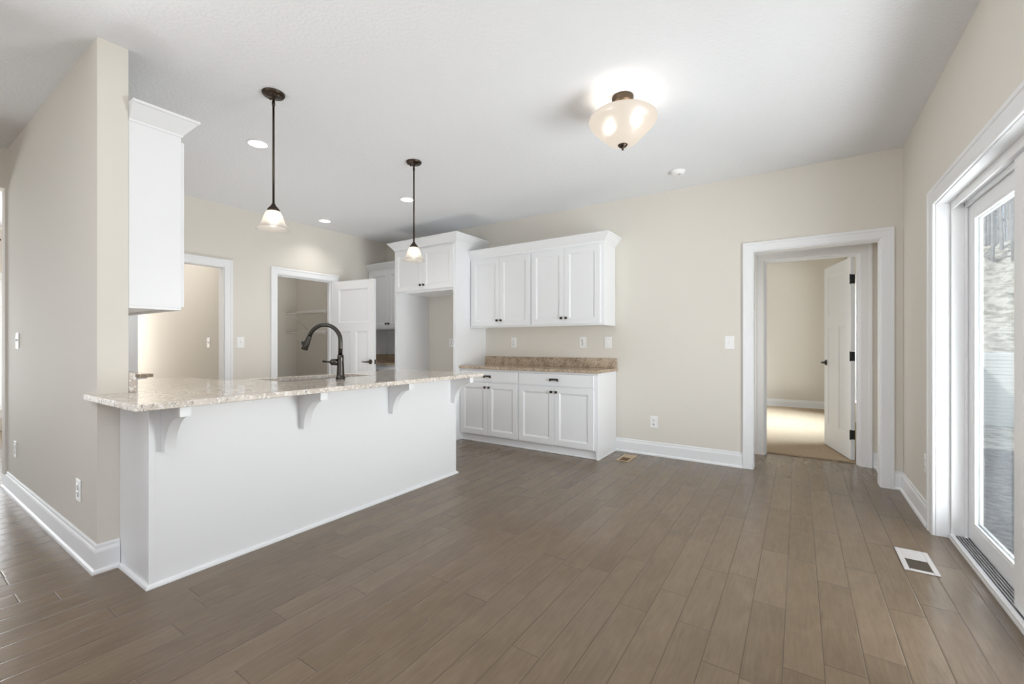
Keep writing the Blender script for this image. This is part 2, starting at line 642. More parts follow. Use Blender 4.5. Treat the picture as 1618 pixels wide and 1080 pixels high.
def dup(root, loc, label, rotz=None, group=None):
    r = root.copy()
    COL.objects.link(r)
    r.location = loc
    if rotz is not None:
        r.rotation_euler = (0, 0, rotz)
    r['label'] = label
    if group:
        r['group'] = group
    for ch in list(root.children):
        c = ch.copy()
        COL.objects.link(c)
        c.parent = r
        for g in list(ch.children):
            d = g.copy()
            COL.objects.link(d)
            d.parent = c
    return r


# ------------------------------------------------------------------ main dimensions
CH = 2.76          # ceiling
XR, XRO = .70, .87  # right (patio) wall
YB, YBO = 4.66, 4.78  # far wall with the cabinets
XP, XPO = -5.46, -5.575  # wall with pantry door
PY0, PY1, PXE = .695, .82, -3.02  # partition wall beside the peninsula
YV, YVO = 5.34, 5.455  # inner wall with the bedroom door
YBED = 9.55
XDH = -5.38        # dining header wall face
XD = -9.05         # dining far wall
YBK = -5.0         # wall behind the camera


def wall_x(name, y0, y1, x0, x1, holes=(), z1=CH, mat='wall', label=None):
    """wall running along x; holes (xa, xb, za, zb)"""
    bm = BM()
    cuts = sorted(holes)
    x = x0
    for a, b, za, zb in cuts:
        if a > x:
            box(bm, x, a, y0, y1, 0, z1)
        if za > 0:
            box(bm, a, b, y0, y1, 0, za)
        if zb < z1:
            box(bm, a, b, y0, y1, zb, z1)
        x = b
    if x < x1:
        box(bm, x, x1, y0, y1, 0, z1)
    return struct(name, bm, mat, label, 'wall')


def wall_y(name, x0, x1, y0, y1, holes=(), z1=CH, mat='wall', label=None):
    bm = BM()
    y = y0
    for a, b, za, zb in sorted(holes):
        if a > y:
            box(bm, x0, x1, y, a, 0, z1)
        if za > 0:
            box(bm, x0, x1, a, b, 0, za)
        if zb < z1:
            box(bm, x0, x1, a, b, zb, z1)
        y = b
    if y < y1:
        box(bm, x0, x1, y, y1, 0, z1)
    return struct(name, bm, mat, label, 'wall')


# ------------------------------------------------------------------ floor, ceiling, walls
bm = BM()
box(bm, -9.2, .87, -5.15, YVO, -.12, 0)
struct('floor', bm, 'wood', 'dark brown hand-scraped hardwood plank floor of the kitchen and dining area', 'floor')
bm = BM()
box(bm, -3.1, .70, YVO, YBED + .1, -.12, .012)
struct('floor_bedroom', bm, 'carpet', 'tan carpet on the floor beyond the open bedroom door', 'carpet')
bm = BM()
box(bm, -9.5, 1.15, -5.4, 9.9, CH, CH + .22)
struct('ceiling', bm, 'ceiling', 'textured white ceiling over the whole room', 'ceiling')

PD_Y0, PD_Y1, PD_H = 1.805, 3.69, 2.05     # patio door rough opening
wall_y('wall_right', XR, XRO, YBK - .15, YB, [(PD_Y0, PD_Y1, 0, PD_H), (-3.4, .2, .3, 2.4)], label='beige wall holding the white sliding patio door')
wall_y('wall_bedroom_right', XR, XRO, YB, YBED + .1, [(6.5, 8.7, .3, 2.2)], label='bedroom wall behind the open white door')
OX0, OX1, OH = -.355, .555, 2.035
wall_x('wall_back', YB, YBO, XPO, XR, [(OX0 - .015, OX1 + .015, 0, OH + .015)], label='long beige wall behind the cabinets and cased opening')
BX0, BX1, BH = -.30, .478, 2.045
wall_x('wall_vestibule', YV, YVO, -3.1, XR, [(BX0 - .018, BX1 + .018, 0, BH + .018)], label='inner wall around the bedroom door')
wall_y('wall_vestibule_right', .625, XR, YBO, YV, label='short wall right of the bedroom door')
wall_y('wall_vestibule_left', -1.3, -1.18, YBO, YV, label='short wall of the vestibule')
wall_x('wall_bedroom_back', YBED, YBED + .1, -3.1, XR, label='far beige wall of the carpeted bedroom')
wall_y('wall_bedroom_left', -3.2, -3.1, YV, YBED + .1)
HD0, HD1, DH = 1.556, 2.322, 2.045   # doorway to the hall
PN0, PN1 = 2.937, 3.703              # pantry doorway
wall_y('wall_pantry', XPO, XP, PY1, YB, [(HD0 - .018, HD1 + .018, 0, DH + .018), (PN0 - .018, PN1 + .018, 0, DH + .018)], label='beige wall with the hall doorway and the pantry door')
wall_x('wall_partition', PY0, PY1, -5.50, PXE, label='beige partition wall ending at the peninsula')
wall_y('wall_dining_header', -5.5, XDH, YBK - .15, PY0, [(-2.2, .682, 0, 2.437)], label='wall with wide opening to the dining room')
wall_x('wall_dining_hall', 1.29, 1.39, XD, XPO)
wall_y('wall_dining_far', XD - .15, XD, YBK - .15, 2.6, [(-1.25, 1.16, .30, 2.06)], label='far dining room wall with a window')
wall_x('wall_hall_right', 2.41, 2.51, XD, XPO, label='pale hall wall seen through the doorway')
wall_y('wall_pantry_back', -6.95, -6.85, 2.51, 4.12, label='back wall of the dim pantry')
wall_x('wall_pantry_side', 4.0, 4.12, -6.85, XPO, label='side wall of the pantry holding the wire shelves')
wall_x('wall_rear', YBK - .15, YBK, XDH, XR, [(-4.7, .1, .35, 2.45)], label='wall behind the viewpoint')

# ------------------------------------------------------------------ baseboards and casings
BASE = [(0, 0), (.026, 0), (.026, .008), (.023, .016), (.016, .020), (.014, .022), (.014, .108), (.011, .118), (.007, .124), (.007, .138), (.003, .145), (0, .145)]


def baseboard(name, path, label=None):
    bm = BM()
    sweep(bm, path, BASE, lambda x, y, b: (x, y, b))
    return struct(name, bm, 'trim', label, 'baseboard')


# the room lies to the LEFT of each path
baseboard('baseboard_back', [(OX0 - .09, YB), (-1.69, YB)], 'white baseboard between the base cabinets and the cased opening')
baseboard('baseboard_right', [(XR, 3.775), (XR, YB), (OX1 + .09, YB)], 'white baseboard right of the cased opening')
baseboard('baseboard_right_near', [(XR, YBK), (XR, 1.73)])
baseboard('baseboard_partition', [(PXE, .783), (PXE, PY0), (-5.5, PY0)], 'white baseboard along the partition wall')
baseboard('baseboard_vestibule', [(.625, YBO), (.625, YV), (BX1 + .11, YV)])
baseboard('baseboard_bedroom', [(XR, YBED), (-3.1, YBED)], 'white baseboard on the far bedroom wall')
baseboard('baseboard_hall', [(XPO, 2.41), (XD, 2.41)])
baseboard('baseboard_pantry', [(XPO, 4.0), (-6.85, 4.0), (-6.85, 2.51)])
baseboard('baseboard_pantry_wall', [(XP, PN0 - .1), (XP, HD1 + .1)], 'white baseboard between hall doorway and pantry')

CAS = [(.006, 0), (.006, .012), (.012, .016), (.020, .017), (.066, .019), (.070, .024), (.086, .025), (.090, .022), (.090, 0)]


def casing(name, u0, u1, h, mapf, label, wide=1.0, zb=0.0):
    bm = BM()
    sweep(bm, [(u0, zb), (u0, h), (u1, h), (u1, zb)], [(a * wide, b) for a, b in CAS], mapf)
    return struct(name, bm, 'trim', label, 'door trim')


casing('trim_1', OX0, OX1, OH, lambda u, v, b: (u, YB - b, v), 'white casing around the wide opening in the far wall', 1.0)
casing('trim_2', BX0, BX1, BH, lambda u, v, b: (u, YV - b, v), 'white casing around the bedroom door', 1.15)
casing('trim_3', HD0, HD1, DH, lambda u, v, b: (XP + b, u, v), 'white casing around the hall doorway')
casing('trim_4', PN0, PN1, DH, lambda u, v, b: (XP + b, u, v), 'white casing around the pantry doorway')
casing('trim_5', 1.83, 3.66, 2.03, lambda u, v, b: (XR - b, u, v), 'white casing around the sliding patio door', 1.12)


def liner(name, u0, u1, h, w0, w1, mapf, label, stop=None):
    """jamb boards lining an opening; u across, w through the wall"""
    bm = BM()
    t = .0155
    def bx(a0, a1, c0, c1, z0, z1):
        p, q = mapf(a0, c0, z0), mapf(a1, c1, z1)
        box(bm, min(p[0], q[0]), max(p[0], q[0]), min(p[1], q[1]), max(p[1], q[1]), z0, z1, .001)
    bx(u0 - t, u0, w0, w1, 0, h + t)
    bx(u1, u1 + t, w0, w1, 0, h + t)
    bx(u0, u1, w0, w1, h, h + t)
    if stop:
        s0, s1 = stop
        bx(u0, u0 + .011, s0, s1, 0, h - .011)
        bx(u1 - .011, u1, s0, s1, 0, h - .011)
        bx(u0, u1, s0, s1, h - .011, h)
    return struct(name, bm, 'trim', label, 'door jamb')


liner('trim_6', OX0, OX1, OH, YB, YBO, lambda u, w, z: (u, w, z), 'white jamb inside the wide opening')
liner('trim_7', BX0, BX1, BH, YV, YVO, lambda u, w, z: (u, w, z), 'white jamb of the bedroom door', (YV + .03, YV + .065))
liner('trim_8', HD0, HD1, DH, XPO, XP, lambda u, w, z: (w, u, z), 'white jamb of the hall doorway')
liner('trim_9', PN0, PN1, DH, XPO, XP, lambda u, w, z: (w, u, z), 'white jamb of the pantry doorway', (XP - .08, XP - .045))


# ------------------------------------------------------------------ room doors
def room_door(name, label, w, h, hinge, ang, hinge_side, zb):
    """three panel door; local x runs from hinge (0) to latch (w); front face y=0"""
    root = thing(name, label, 'door', hinge, ang)
    root['kind'] = 'structure'
    t = .035
    bm = BM()
    st = .115
    mid = 1.40
    rects = [(st, w - st, mid + .06, h - st), (st, w / 2 - .05, .24, mid - .06), (w / 2 + .05, w - st, .24, mid - .06)]
    panelled(bm, w, h, t, rects, both=True)
    obj('door_panel', bm, 'door', root)
    return root, t


def lever(parent, x, z, y, sgn, direction, mat='bronze'):
    """lever handle on face y; sgn = which way it sticks out"""
    bm = BM()
    R = Matrix.Translation((x, y, z)) @ Matrix.Rotation(PI / 2 * sgn, 4, 'X')
    lathe(bm, [(0, 0), (.032, 0), (.032, .006), (.028, .011), (.013, .014), (.011, .045), (0, .045)], n=24, M4=R)
    tube(bm, [(x, y - sgn * .045, z), (x + direction * .02, y - sgn * .05, z), (x + direction * .06, y - sgn * .05, z - .002), (x + direction * .11, y - sgn * .046, z + .002)], [.011, .010, .008, .006], 10)
    return obj('door_handle', bm, mat, parent, 'dark bronze lever handle')


# pantry door: hinged on the right jamb, open into the kitchen
pang = math.radians(7.0)
d3, t3 = room_door('door_3', 'white three-panel pantry door standing open beside the tall cabinets', .76, 2.03, (XP + .022, 3.70, .008), pang, 1, 0)
lever(d3, .70, .93, 0, 1, -1)
lever(d3, .70, .93, t3, -1, -1)
bm = BM()
box(bm, .7595, .7615, .006, .029, .90, .96)
obj('latch_plate', bm, 'bronze', d3, 'dark latch plate in the door edge')
# bedroom door: hinged on the right jamb, opening away from us
bang = math.radians(180 - 76)
d2, t2 = room_door('door_2', 'white three-panel bedroom door standing open over tan carpet', .762, 2.02, (BX1 - .014, YVO + .030, .022), bang, 1, 0)
lever(d2, .70, .94, t2, -1, -1, 'black')
lever(d2, .70, .94, 0, 1, -1, 'black')
for hz in (.25, 1.03, 1.80):
    bm = BM()
    box(bm, -.003, -.0005, .000, .036, hz - .045, hz + .045, .0005)
    tube(bm, [(-.006, .040, hz - .048), (-.006, .040, hz + .048)], .007, 10)
    obj('hinge', bm, 'black', d2, 'black hinge on the door edge')

# ------------------------------------------------------------------ sliding patio door
d1 = thing('door_1', 'white sliding glass patio door in the right wall', 'door', (0, 0, 0))
d1['kind'] = 'structure'
bm = BM()
FY0, FY1 = 1.845, 3.645
box(bm, XR + .001, .765, 3.664, 3.69, 0, 2.05, .001)
box(bm, XR + .001, .765, PD_Y0, 1.83, 0, 2.05, .001)
box(bm, XR + .001, .765, 1.83, 3.664, 2.031, 2.05, .001)
obj('jamb_liner', bm, 'trim', d1)
bm = BM()
for y0, y1 in ((FY1, 3.688), (PD_Y0 + .002, FY0)):
    s = 1 if y0 > 3 else -1
    box(bm, .766, .88, y0, y1, 0, 2.048, .002)
    yy = y0 if s > 0 else y1
    box(bm, .822, .834, min(yy, yy - s * .012), max(yy, yy - s * .012), .02, 2.02, .001)
box(bm, .766, .88, FY0, FY1, 2.012, 2.048, .002)
box(bm, .766, .776, FY0, FY1, 1.985, 2.012, .001)
box(bm, .822, .834, FY0, FY1, 1.985, 2.012, .001)
obj('frame', bm, 'vinyl', d1)
bm = BM()
box(bm, .757, .90, FY0 - .03, FY1 + .015, 0, .018, .002)
box(bm, .757, .778, FY0, FY1, .018, .034, .002)
obj('sill', bm, 'vinyl', d1)
bm = BM()
for x in (.790, .803, .816, .829, .842):
    box(bm, x - .0025, x + .0025, FY0, FY1, .018, .03)
obj('track', bm, 'alu', d1, 'grey metal track in the sill')


def sash(x0, x1, y0, y1, z0, z1, sw, bot, top):
    bm = BM()
    box(bm, x0, x1, y0, y0 + sw, z0, z1, .003)
    box(bm, x0, x1, y1 - sw, y1, z0, z1, .003)
    box(bm, x0, x1, y0 + sw, y1 - sw, z0, z0 + bot, .003)
    box(bm, x0, x1, y0 + sw, y1 - sw, z1 - top, z1, .003)
    # glazing bead
    path = [(y0 + sw, z0 + bot), (y1 - sw, z0 + bot), (y1 - sw, z1 - top), (y0 + sw, z1 - top)]
    for xx, s in ((x0, 1), (x1, -1)):
        sweep(bm, path, [(0, 0.001), (0, .008), (.009, .012), (.014, .012), (.014, 0.001)], lambda u, v, b, xx=xx, s=s: (xx + s * b, u, v), True)
    o = obj('sash', bm, 'vinyl', d1)
    bm = BM()
    xm = (x0 + x1) / 2
    box(bm, xm - .003, xm + .003, y0 + sw - .002, y1 - sw + .002, z0 + bot - .002, z1 - top + .002)
    obj('glass_pane', bm, 'glass', o)
    return o


sash(.838, .874, 2.73, 3.640, .033, 2.008, .092, .10, .10)
sash(.784, .819, 1.85, 2.795, .035, 1.984, .092, .10, .10)


# ------------------------------------------------------------------ windows (dining; openings behind the viewpoint are bare, added for light)
def simple_window(name, x0, x1, y0, y1, z0, z1, axis, label, bars=1):
    root = thing(name, label, 'window')
    root['kind'] = 'structure'
    bm = BM()
    f = .05
    def bx(u0, u1, za, zb):
        if axis == 'y':
            box(bm, x0, x1, u0, u1, za, zb, .003)
        else:
            box(bm, u0, u1, y0, y1, za, zb, .003)
    a0, a1 = (y0, y1) if axis == 'y' else (x0, x1)
    bx(a0, a0 + f, z0, z1)
    bx(a1 - f, a1, z0, z1)
    bx(a0 + f, a1 - f, z0, z0 + f)
    bx(a0 + f, a1 - f, z1 - f, z1)
    for k in range(1, bars + 1):
        c = a0 + (a1 - a0) * k / (bars + 1)
        bx(c - .03, c + .03, z0 + f, z1 - f)
    obj('window_frame', bm, 'vinyl', root)
    bm = BM()
    if axis == 'y':
        xm = (x0 + x1) / 2
        box(bm, xm - .003, xm + .003, a0 + f, a1 - f, z0 + f, z1 - f)
    else:
        ym = (y0 + y1) / 2
        box(bm, a0 + f, a1 - f, ym - .003, ym + .003, z0 + f, z1 - f)
    obj('glass_pane', bm, 'glass', root)
    return root


w1 = simple_window('window_1', XD - .10, XD - .04, -1.25, 1.16, .30, 2.06, 'y', 'bright dining room window at the far left edge', 2)
bm = BM()
box(bm, XD, XD + .05, -1.33, 1.24, .27, .30, .004)
box(bm, XD, XD + .018, -1.33, 1.24, .17, .27, .003)
box(bm, XD, XD + .018, -1.33, -1.25, .30, 2.14, .003)
box(bm, XD, XD + .018, 1.16, 1.24, .30, 2.14, .003)
box(bm, XD, XD + .018, -1.25, 1.16, 2.06, 2.14, .003)
obj('window_trim', bm, 'trim', w1)


# ------------------------------------------------------------------ cabinets
def knob(parent, x, z, y):
    bm = BM()
    R = Matrix.Translation((x, y, z)) @ Matrix.Rotation(PI / 2, 4, 'X')
    lathe(bm, [(0, 0), (.007, 0), (.006, .012), (.008, .016)], n=12, M4=R)
    box(bm, x - .013, x + .013, y - .027, y - .015, z - .013, z + .013, .003, 2)
    return obj('knob', bm, 'bronze', parent, 'square dark bronze knob')


def cab_door(parent, x0, x1, z0, z1, y, knob_side, knob_z):
    bm = BM()
    w, h = x1 - x0, z1 - z0
    fr = .058
    panelled(bm, w, h, .019, [(fr, w - fr, fr, h - fr)], M4=Matrix.Translation((x0, y - .019, z0)))
    d = obj('door', bm, 'white', parent)
    if knob_side:
        kx = x1 - .028 if knob_side == 'r' else x0 + .028
        knob(d, kx, knob_z, y - .019)
    return d


def drawer(parent, x0, x1, z0, z1, y):
    bm = BM()
    box(bm, x0, x1, y - .019, y, z0, z1, .004, 2)
    d = obj('drawer', bm, 'white', parent)
    # cup pull
    bm = BM()
    cx, cz = (x0 + x1) / 2, (z0 + z1) / 2
    wy = y - .019
    hw = .045
    box(bm, cx - hw, cx + hw, wy - .024, wy - .018, cz - .002, cz + .013, .002)
    box(bm, cx - hw, cx + hw, wy - .024, wy, cz + .010, cz + .015, .001)
    for s in (-1, 1):
        box(bm, cx + s * hw - .005, cx + s * hw + .005, wy - .024, wy, cz - .014, cz + .015, .001)
    obj('handle', bm, 'bronze', d, 'dark bronze drawer pull')
    return d


CROWN = [(0, 0), (.005, 0), (.007, .010), (.054, .074), (.062, .078), (.062, .090), (0, .090)]


def crown(parent, path, z, sc=1.0, hs=1.0):
    bm = BM()
    sweep(bm, path, [(a * sc, b * hs) for a, b in CROWN], lambda x, y, b: (x, y, z + b))
    return obj('crown_molding', bm, 'white', parent)


def wall_cabinet(label, x, y, rotz, w, depth, z0, z1, left_end, right_end, group, edges=(.0, .0), crown_h=.095, crown_path=None, knob_sides=('r', 'l')):
    """local: x 0..w, front of carcass y=0, back y=depth"""
    root = thing('wall_cabinet', label, 'cabinet', (x, y, 0), rotz, group)
    bm = BM()
    box(bm, 0, w, 0, depth, z0 + .014, z1, .0015)
    # bottom rail and recessed underside
    box(bm, 0, w, 0, .019, z0, z0 + .014, .001)
    if left_end:
        box(bm, 0, .016, .019, depth, z0, z0 + .014)
    if right_end:
        box(bm, w - .016, w, .019, depth, z0, z0 + .014)
    obj('body', bm, 'white', root)
    g = .003
    a, b = edges
    mid = (a + w - b) / 2
    zt = z1 - .035
    cab_door(root, a + .012, mid - g / 2, z0 + .022, zt, 0, knob_sides[0], z0 + .085)
    cab_door(root, mid + g / 2, w - b - .012, z0 + .022, zt, 0, knob_sides[1], z0 + .085)
    if crown_path:
        crown(root, crown_path, z1 - .01, 1.15, crown_h / .09)
    return root


def base_cabinet(label, x, y, rotz, w, depth, h, left_end, right_end, group, edges=(0, 0), toe_front=.03):
    root = thing('base_cabinet', label, 'cabinet', (x, y, 0), rotz, group)
    bm = BM()
    box(bm, 0, w, 0, depth, .085, h, .0015)
    box(bm, .0, w - (.02 if right_end else 0), toe_front, depth, 0, .085)
    obj('body', bm, 'white', root)
    if right_end:
        bm = BM()
        box(bm, w - .019, w + .001, -.001, depth, 0, h, .0015)
        # shoe strip along the foot of the end panel
        box(bm, w + .001, w + .010, -.001, depth - .028, 0, .014, .003)
        obj('end_panel', bm, 'white', root)
    bm = BM()
    box(bm, 0, w - (.02 if right_end else 0), toe_front - .012, toe_front - .001, 0, .014, .003)
    obj('toe_molding', bm, 'white', root)
    a, b = edges
    drawer(root, a + .012, w - b - .012, h - .150, h - .022, 0)
    mid = (a + w - b) / 2
    cab_door(root, a + .012, mid - .0015, .100, h - .163, 0, 'r', h - .163 - .05)
    cab_door(root, mid + .0015, w - b - .012, .100, h - .163, 0, 'l', h - .163 - .05)
    return root


GB = 'base cabinets along the far wall'
GW = 'wall cabinets along the far wall'
BXL, BXM, BXR = -3.487, -2.635, -1.69
base_cabinet('white base cabinet with drawer and two doors under the brown counter, nearer the peninsula', BXL, 4.135, 0, BXM - BXL, .52, .877, False, False, GB, (.0, .0))
base_cabinet('white base cabinet with drawer and two doors, open right end of the brown counter', BXM, 4.135, 0, BXR - BXM, .52, .877, False, True, GB, (.0, .03))

UZ0, UZ1 = 1.375, 2.255
UXL, UXM, UXR = -3.487, -2.585, -1.70
UY, UD = 4.33, .328
wl = UXM - UXL
wall_cabinet('white two-door wall cabinet above the brown counter, next to the tall fridge surround', UXL, UY, 0, wl, UD, UZ0, UZ1, True, False, GW, (.02, .0), crown_path=[(wl, 0), (0, 0)])
wr = UXR - UXM
wall_cabinet('white two-door wall cabinet above the brown counter, at its open right end', UXM, UY, 0, wr, UD, UZ0, UZ1, False, True, GW, (.0, .03), crown_path=[(wr, UD), (wr, 0), (0, 0)])

# counter on the far wall
def counter(name, label, polys, mat, parts, group=None):
    root = thing(name, label, 'countertop', (0, 0, 0), 0, group)
    bm = BM()
    for pts, z0, z1 in polys:
        poly_prism(bm, pts, z0, z1, bev=.003)
    obj('slab', bm, mat, root)
    if parts:
        bm = BM()
        for b in parts:
            box(bm, *b, .002)
        obj('backsplash', bm, mat, root)
    return root


counter('countertop', 'brown granite countertop with backsplash on the base cabinets at the far wall',
        [([(BXL + .001, 4.10), (BXR + .012, 4.10), (BXR + .012, YB - .002), (BXL + .001, YB - .002)], .878, .908)], 'granite2',
        [(BXL + .001, BXR + .012, YB - .026, YB - .002, .9085, 1.015)])

# ------------------------------------------------------------------ fridge surround
FX0, FX1, FYF = -4.57, -3.489, 4.045
fr = thing('refrigerator_surround', 'tall white cabinet surround with an empty refrigerator bay and two doors above', 'cabinet', (FX0, FYF, 0))
fw, fd = FX1 - FX0, YB - FYF - .002
for x0, x1 in ((0, .04), (fw - .04, fw)):
    bm = BM()
    box(bm, x0, x1, 0, fd, 0, 2.44, .0015)
    obj('side_panel', bm, 'white', fr)
bm = BM()
box(bm, .041, fw - .041, .002, fd, 1.855, 2.44, .001)
box(bm, .041, fw - .041, .002, .021, 1.84, 1.855, .001)
obj('upper_body', bm, 'white', fr)
cab_door(fr, .028, fw / 2 - .0015, 1.87, 2.40, 0, 'r', 1.93)
cab_door(fr, fw / 2 + .0015, fw - .028, 1.87, 2.40, 0, 'l', 1.93)
crown(fr, [(fw, fd), (fw, 0), (0, 0), (0, fd)], 2.425, 1.2, 1.12)

# cabinets left of the surround
wL = FX0 - XP - .004
wall_cabinet('white two-door wall cabinet half hidden behind the open pantry door', XP + .002, 4.33, 0, wL, .328, 1.385, 2.275, True, True, GW, (.0, .0), crown_path=[(wL, 0), (0, 0)])
base_cabinet('white base cabinet between the pantry door and the fridge surround', XP + .002, 4.135, 0, wL, .52, .877, False, False, GB)
counter('countertop', 'short brown granite countertop beside the fridge surround, behind the pantry door',
        [([(XP + .002, 4.10), (FX0 - .002, 4.10), (FX0 - .002, YB - .002), (XP + .002, YB - .002)], .878, .908)], 'granite2',
        [(XP + .002, FX0 - .002, YB - .026, YB - .002, .9085, 1.015), (XP + .002, XP + .026, 4.10, YB - .027, .9085, 1.015)])
bm = BM()
box(bm, XP + .002, FX0 - .002, YB - .008, YB - .0005, 1.016, 1.384, .001)
box(bm, XP + .0005, XP + .008, 4.12, YB - .008, 1.016, 1.384, .001)
o = obj('wall_panel', bm, 'white')
tag(o, 'white wall panel between the short counter and its wall cabinet', 'panel')

# ------------------------------------------------------------------ peninsula
PX, PXB, PYA, PYE = -2.608, -3.22, .785, 3.03
PH = .884
pen = thing('kitchen_peninsula', 'long white kitchen peninsula with curved brackets under its overhanging granite top', 'kitchen peninsula', (0, 0, 0))
bm = BM()
box(bm, PX - .02, PX, PYA, PYE, 0, PH, .0015)
box(bm, PXE + .003, PX - .02, PYA, PYA + .02, 0, PH, .001)
box(bm, PXB, PX - .02, PYE - .02, PYE, 0, PH, .001)
box(bm, PXB, PXB + .02, PY1 + .004, PYE - .02, .09, PH, .001)
box(bm, PXB + .02, PXE + .003, PY1 + .004, PY1 + .024, 0, PH, .001)
box(bm, PXB + .05, PX - .02, PYA + .05, PYE - .02, .09, .11)
obj('body', bm, 'white', pen)
bm = BM()
SHOE = [(0, 0), (.016, 0), (.016, .006), (.012, .015), (.004, .020), (0, .020)]
sweep(bm, [(PXB + .02, PYE), (PX, PYE), (PX, PYA), (PXE + .028, PYA)][::-1][::-1], [(a, b) for a, b in SHOE], lambda x, y, b: (x, y, b))
obj('shoe_molding', bm, 'trim', pen)
bm = BM()
box(bm, PX - .0, PX + .003, PYA - .002, PYA + .022, .02, PH, .001)
obj('corner_trim', bm, 'trim', pen)
for k in range(4):
    y0 = .832 + .7075 * k
    D, Hc = .222, .235
    pts = [(0, 0)]
    pts = [(0, PH - .0), (0, PH - Hc), (.045, PH - Hc)]
    r = D - .045
    rz = Hc - .045
    for i in range(1, 17):
        a = PI / 2 * i / 16
        pts.append((.045 + r * (1 - math.cos(a)), PH - Hc + rz * math.sin(a)))
    pts += [(D, PH)]
    bm = BM()
    poly_prism(bm, pts, y0, y0 + .047, lambda u, v, w: (PX + .001 + u, w, v), bev=.002)
    obj('corbel', bm, 'white', pen)
# doors on the kitchen side of the peninsula
for k in range(3):
    ya = 1.50 + k * .51
    bm = BM()
    panelled(bm, .49, .78, .019, [(.058, .432, .058, .722)], M4=Matrix.Translation((PXB - .0195, ya + .49, .09)) @ Matrix.Rotation(-PI / 2, 4, 'Z'))
    d = obj('door', bm, 'white', pen)

CX0, CX1, CY0, CY1, CT = -3.46, -2.369, .664, 3.13, .915
ct = thing('peninsula_countertop', 'polished granite peninsula countertop, tinted pale for its brighter light, with a sink cutout', 'countertop', (0, 0, 0))
SX0, SX1, SY0, SY1 = -3.36, -2.97, 1.64, 2.40
bm = BM()
# outline with the notch around the partition wall and the leg behind it; the sink hole is bridged
outer = [(CX1, CY0), (CX1, CY1), (CX0, CY1), (CX0, 1.47), (-4.10, 1.47), (-4.10, PY1 + .002), (PXE + .002, PY1 + .002), (PXE + .002, PY0 - .002), (-3.114, PY0 - .002), (-3.114, CY0)]
hole = []
rc = .03
for cx, cy, a0 in ((SX1 - rc, SY0 + rc, -PI / 2), (SX1 - rc, SY1 - rc, 0), (SX0 + rc, SY1 - rc, PI / 2), (SX0 + rc, SY0 + rc, PI)):
    for i in range(5):
        a = a0 + PI / 2 * i / 4
        hole.append((cx + rc * math.cos(a), cy + rc * math.sin(a)))
def ring(pts, z):
    v = [bm.verts.new((x, y, z)) for x, y in pts]
    e = [bm.edges.new((v[i], v[(i + 1) % len(v)])) for i in range(len(v))]
    return v, e
zt, zb = CT, CT - .03
ot, eo = ring(outer, zt)
ht, eh = ring(hole, zt)
bmesh.ops.triangle_fill(bm, edges=eo + eh, use_beauty=True, use_dissolve=False)
ob, eob = ring(outer, zb)
hb, ehb = ring(hole, zb)
bmesh.ops.triangle_fill(bm, edges=eob + ehb, use_beauty=True, use_dissolve=False)
for a, b in ((ot, ob), (ht, hb)):
    for i in range(len(a)):
        j = (i + 1) % len(a)
        bm.faces.new((a[i], a[j], b[j], b[i]))
bmesh.ops.recalc_face_normals(bm, faces=bm.faces[:])
es = [e for e in bm.edges if len(e.link_faces) == 2 and abs(e.verts[0].co.z - e.verts[1].co.z) < 1e-5 and abs(e.link_faces[0].normal.z) + abs(e.link_faces[1].normal.z) < 1.2 and abs(e.link_faces[0].normal.z) + abs(e.link_faces[1].normal.z) > .8]
bmesh.ops.bevel(bm, geom=es, offset=.003, segments=2, affect='EDGES', profile=.5)
obj('slab', bm, 'granite', ct)
bm = BM()
box(bm, -4.10, PXE + .002, PY1 + .002, PY1 + .034, CT + .0005, 1.02, .002)
obj('backsplash', bm, 'granite', ct)

sk = thing('kitchen_sink', 'stainless undermount sink below the cutout in the peninsula countertop', 'sink', (0, 0, 0))
bm = BM()
a0, a1, b0, b1, zt = SX0 - .008, SX1 + .008, SY0 - .008, SY1 + .008, CT - .032
o_t = [(a0, b0), (a1, b0), (a1, b1), (a0, b1)]
def rect(x0, x1, y0, y1, z):
    return [bm.verts.new(c) for c in ((x0, y0, z), (x1, y0, z), (x1, y1, z), (x0, y1, z))]
r0 = rect(a0 - .02, a1 + .02, b0 - .02, b1 + .02, zt)
r1 = rect(a0, a1, b0, b1, zt)
r2 = rect(a0 + .012, a1 - .012, b0 + .012, b1 - .012, zt - .19)
r3 = rect(a0 + .04, a1 - .04, b0 + .04, b1 - .04, zt - .21)
for a, b in ((r0, r1), (r1, r2), (r2, r3)):
    for i in range(4):
        j = (i + 1) % 4
        bm.faces.new((a[i], a[j], b[j], b[i]))
bm.faces.new(r3)
obj('basin', bm, 'steel', sk)
bm = BM()
lathe(bm, [(0, .004), (.02, .004), (.045, .006), (.05, 0)], ((a0 + a1) / 2, (b0 + b1) / 2, zt - .209), 24)
obj('drain', bm, 'steel', sk)

# ------------------------------------------------------------------ faucet
fa = thing('kitchen_faucet', 'dark metal gooseneck kitchen faucet with pull-down spray head beside the sink', 'faucet', (-2.87, 2.015, CT), YAW)
bm = BM()
lathe(bm, [(0, .0005), (.034, .0005), (.035, .004), (.035, .012), (.031, .018), (.029, .03), (.026, .08), (.0235, .13), (.0225, .145), (.0235, .150), (.0235, .176), (.0185, .182), (0, .182)], n=28)
obj('body', bm, 'gunmetal', fa)
R_ = .118
pts = [(0, 0, .18), (0, 0, .24)]
for i in range(0, 19):
    a = PI * (i / 18) * .90
    pts.append((-R_ + R_ * math.cos(a), 0, .285 + R_ * math.sin(a)))
bm = BM()
tube(bm, pts, .0155, 16)
obj('spout', bm, 'gunmetal', fa)
e1 = Vector(pts[-1])
dv_ = (Vector(pts[-1]) - Vector(pts[-2])).normalized()
bm = BM()
hp = [e1 + dv_ * s for s in (0, .004, .03, .07, .105, .11)]
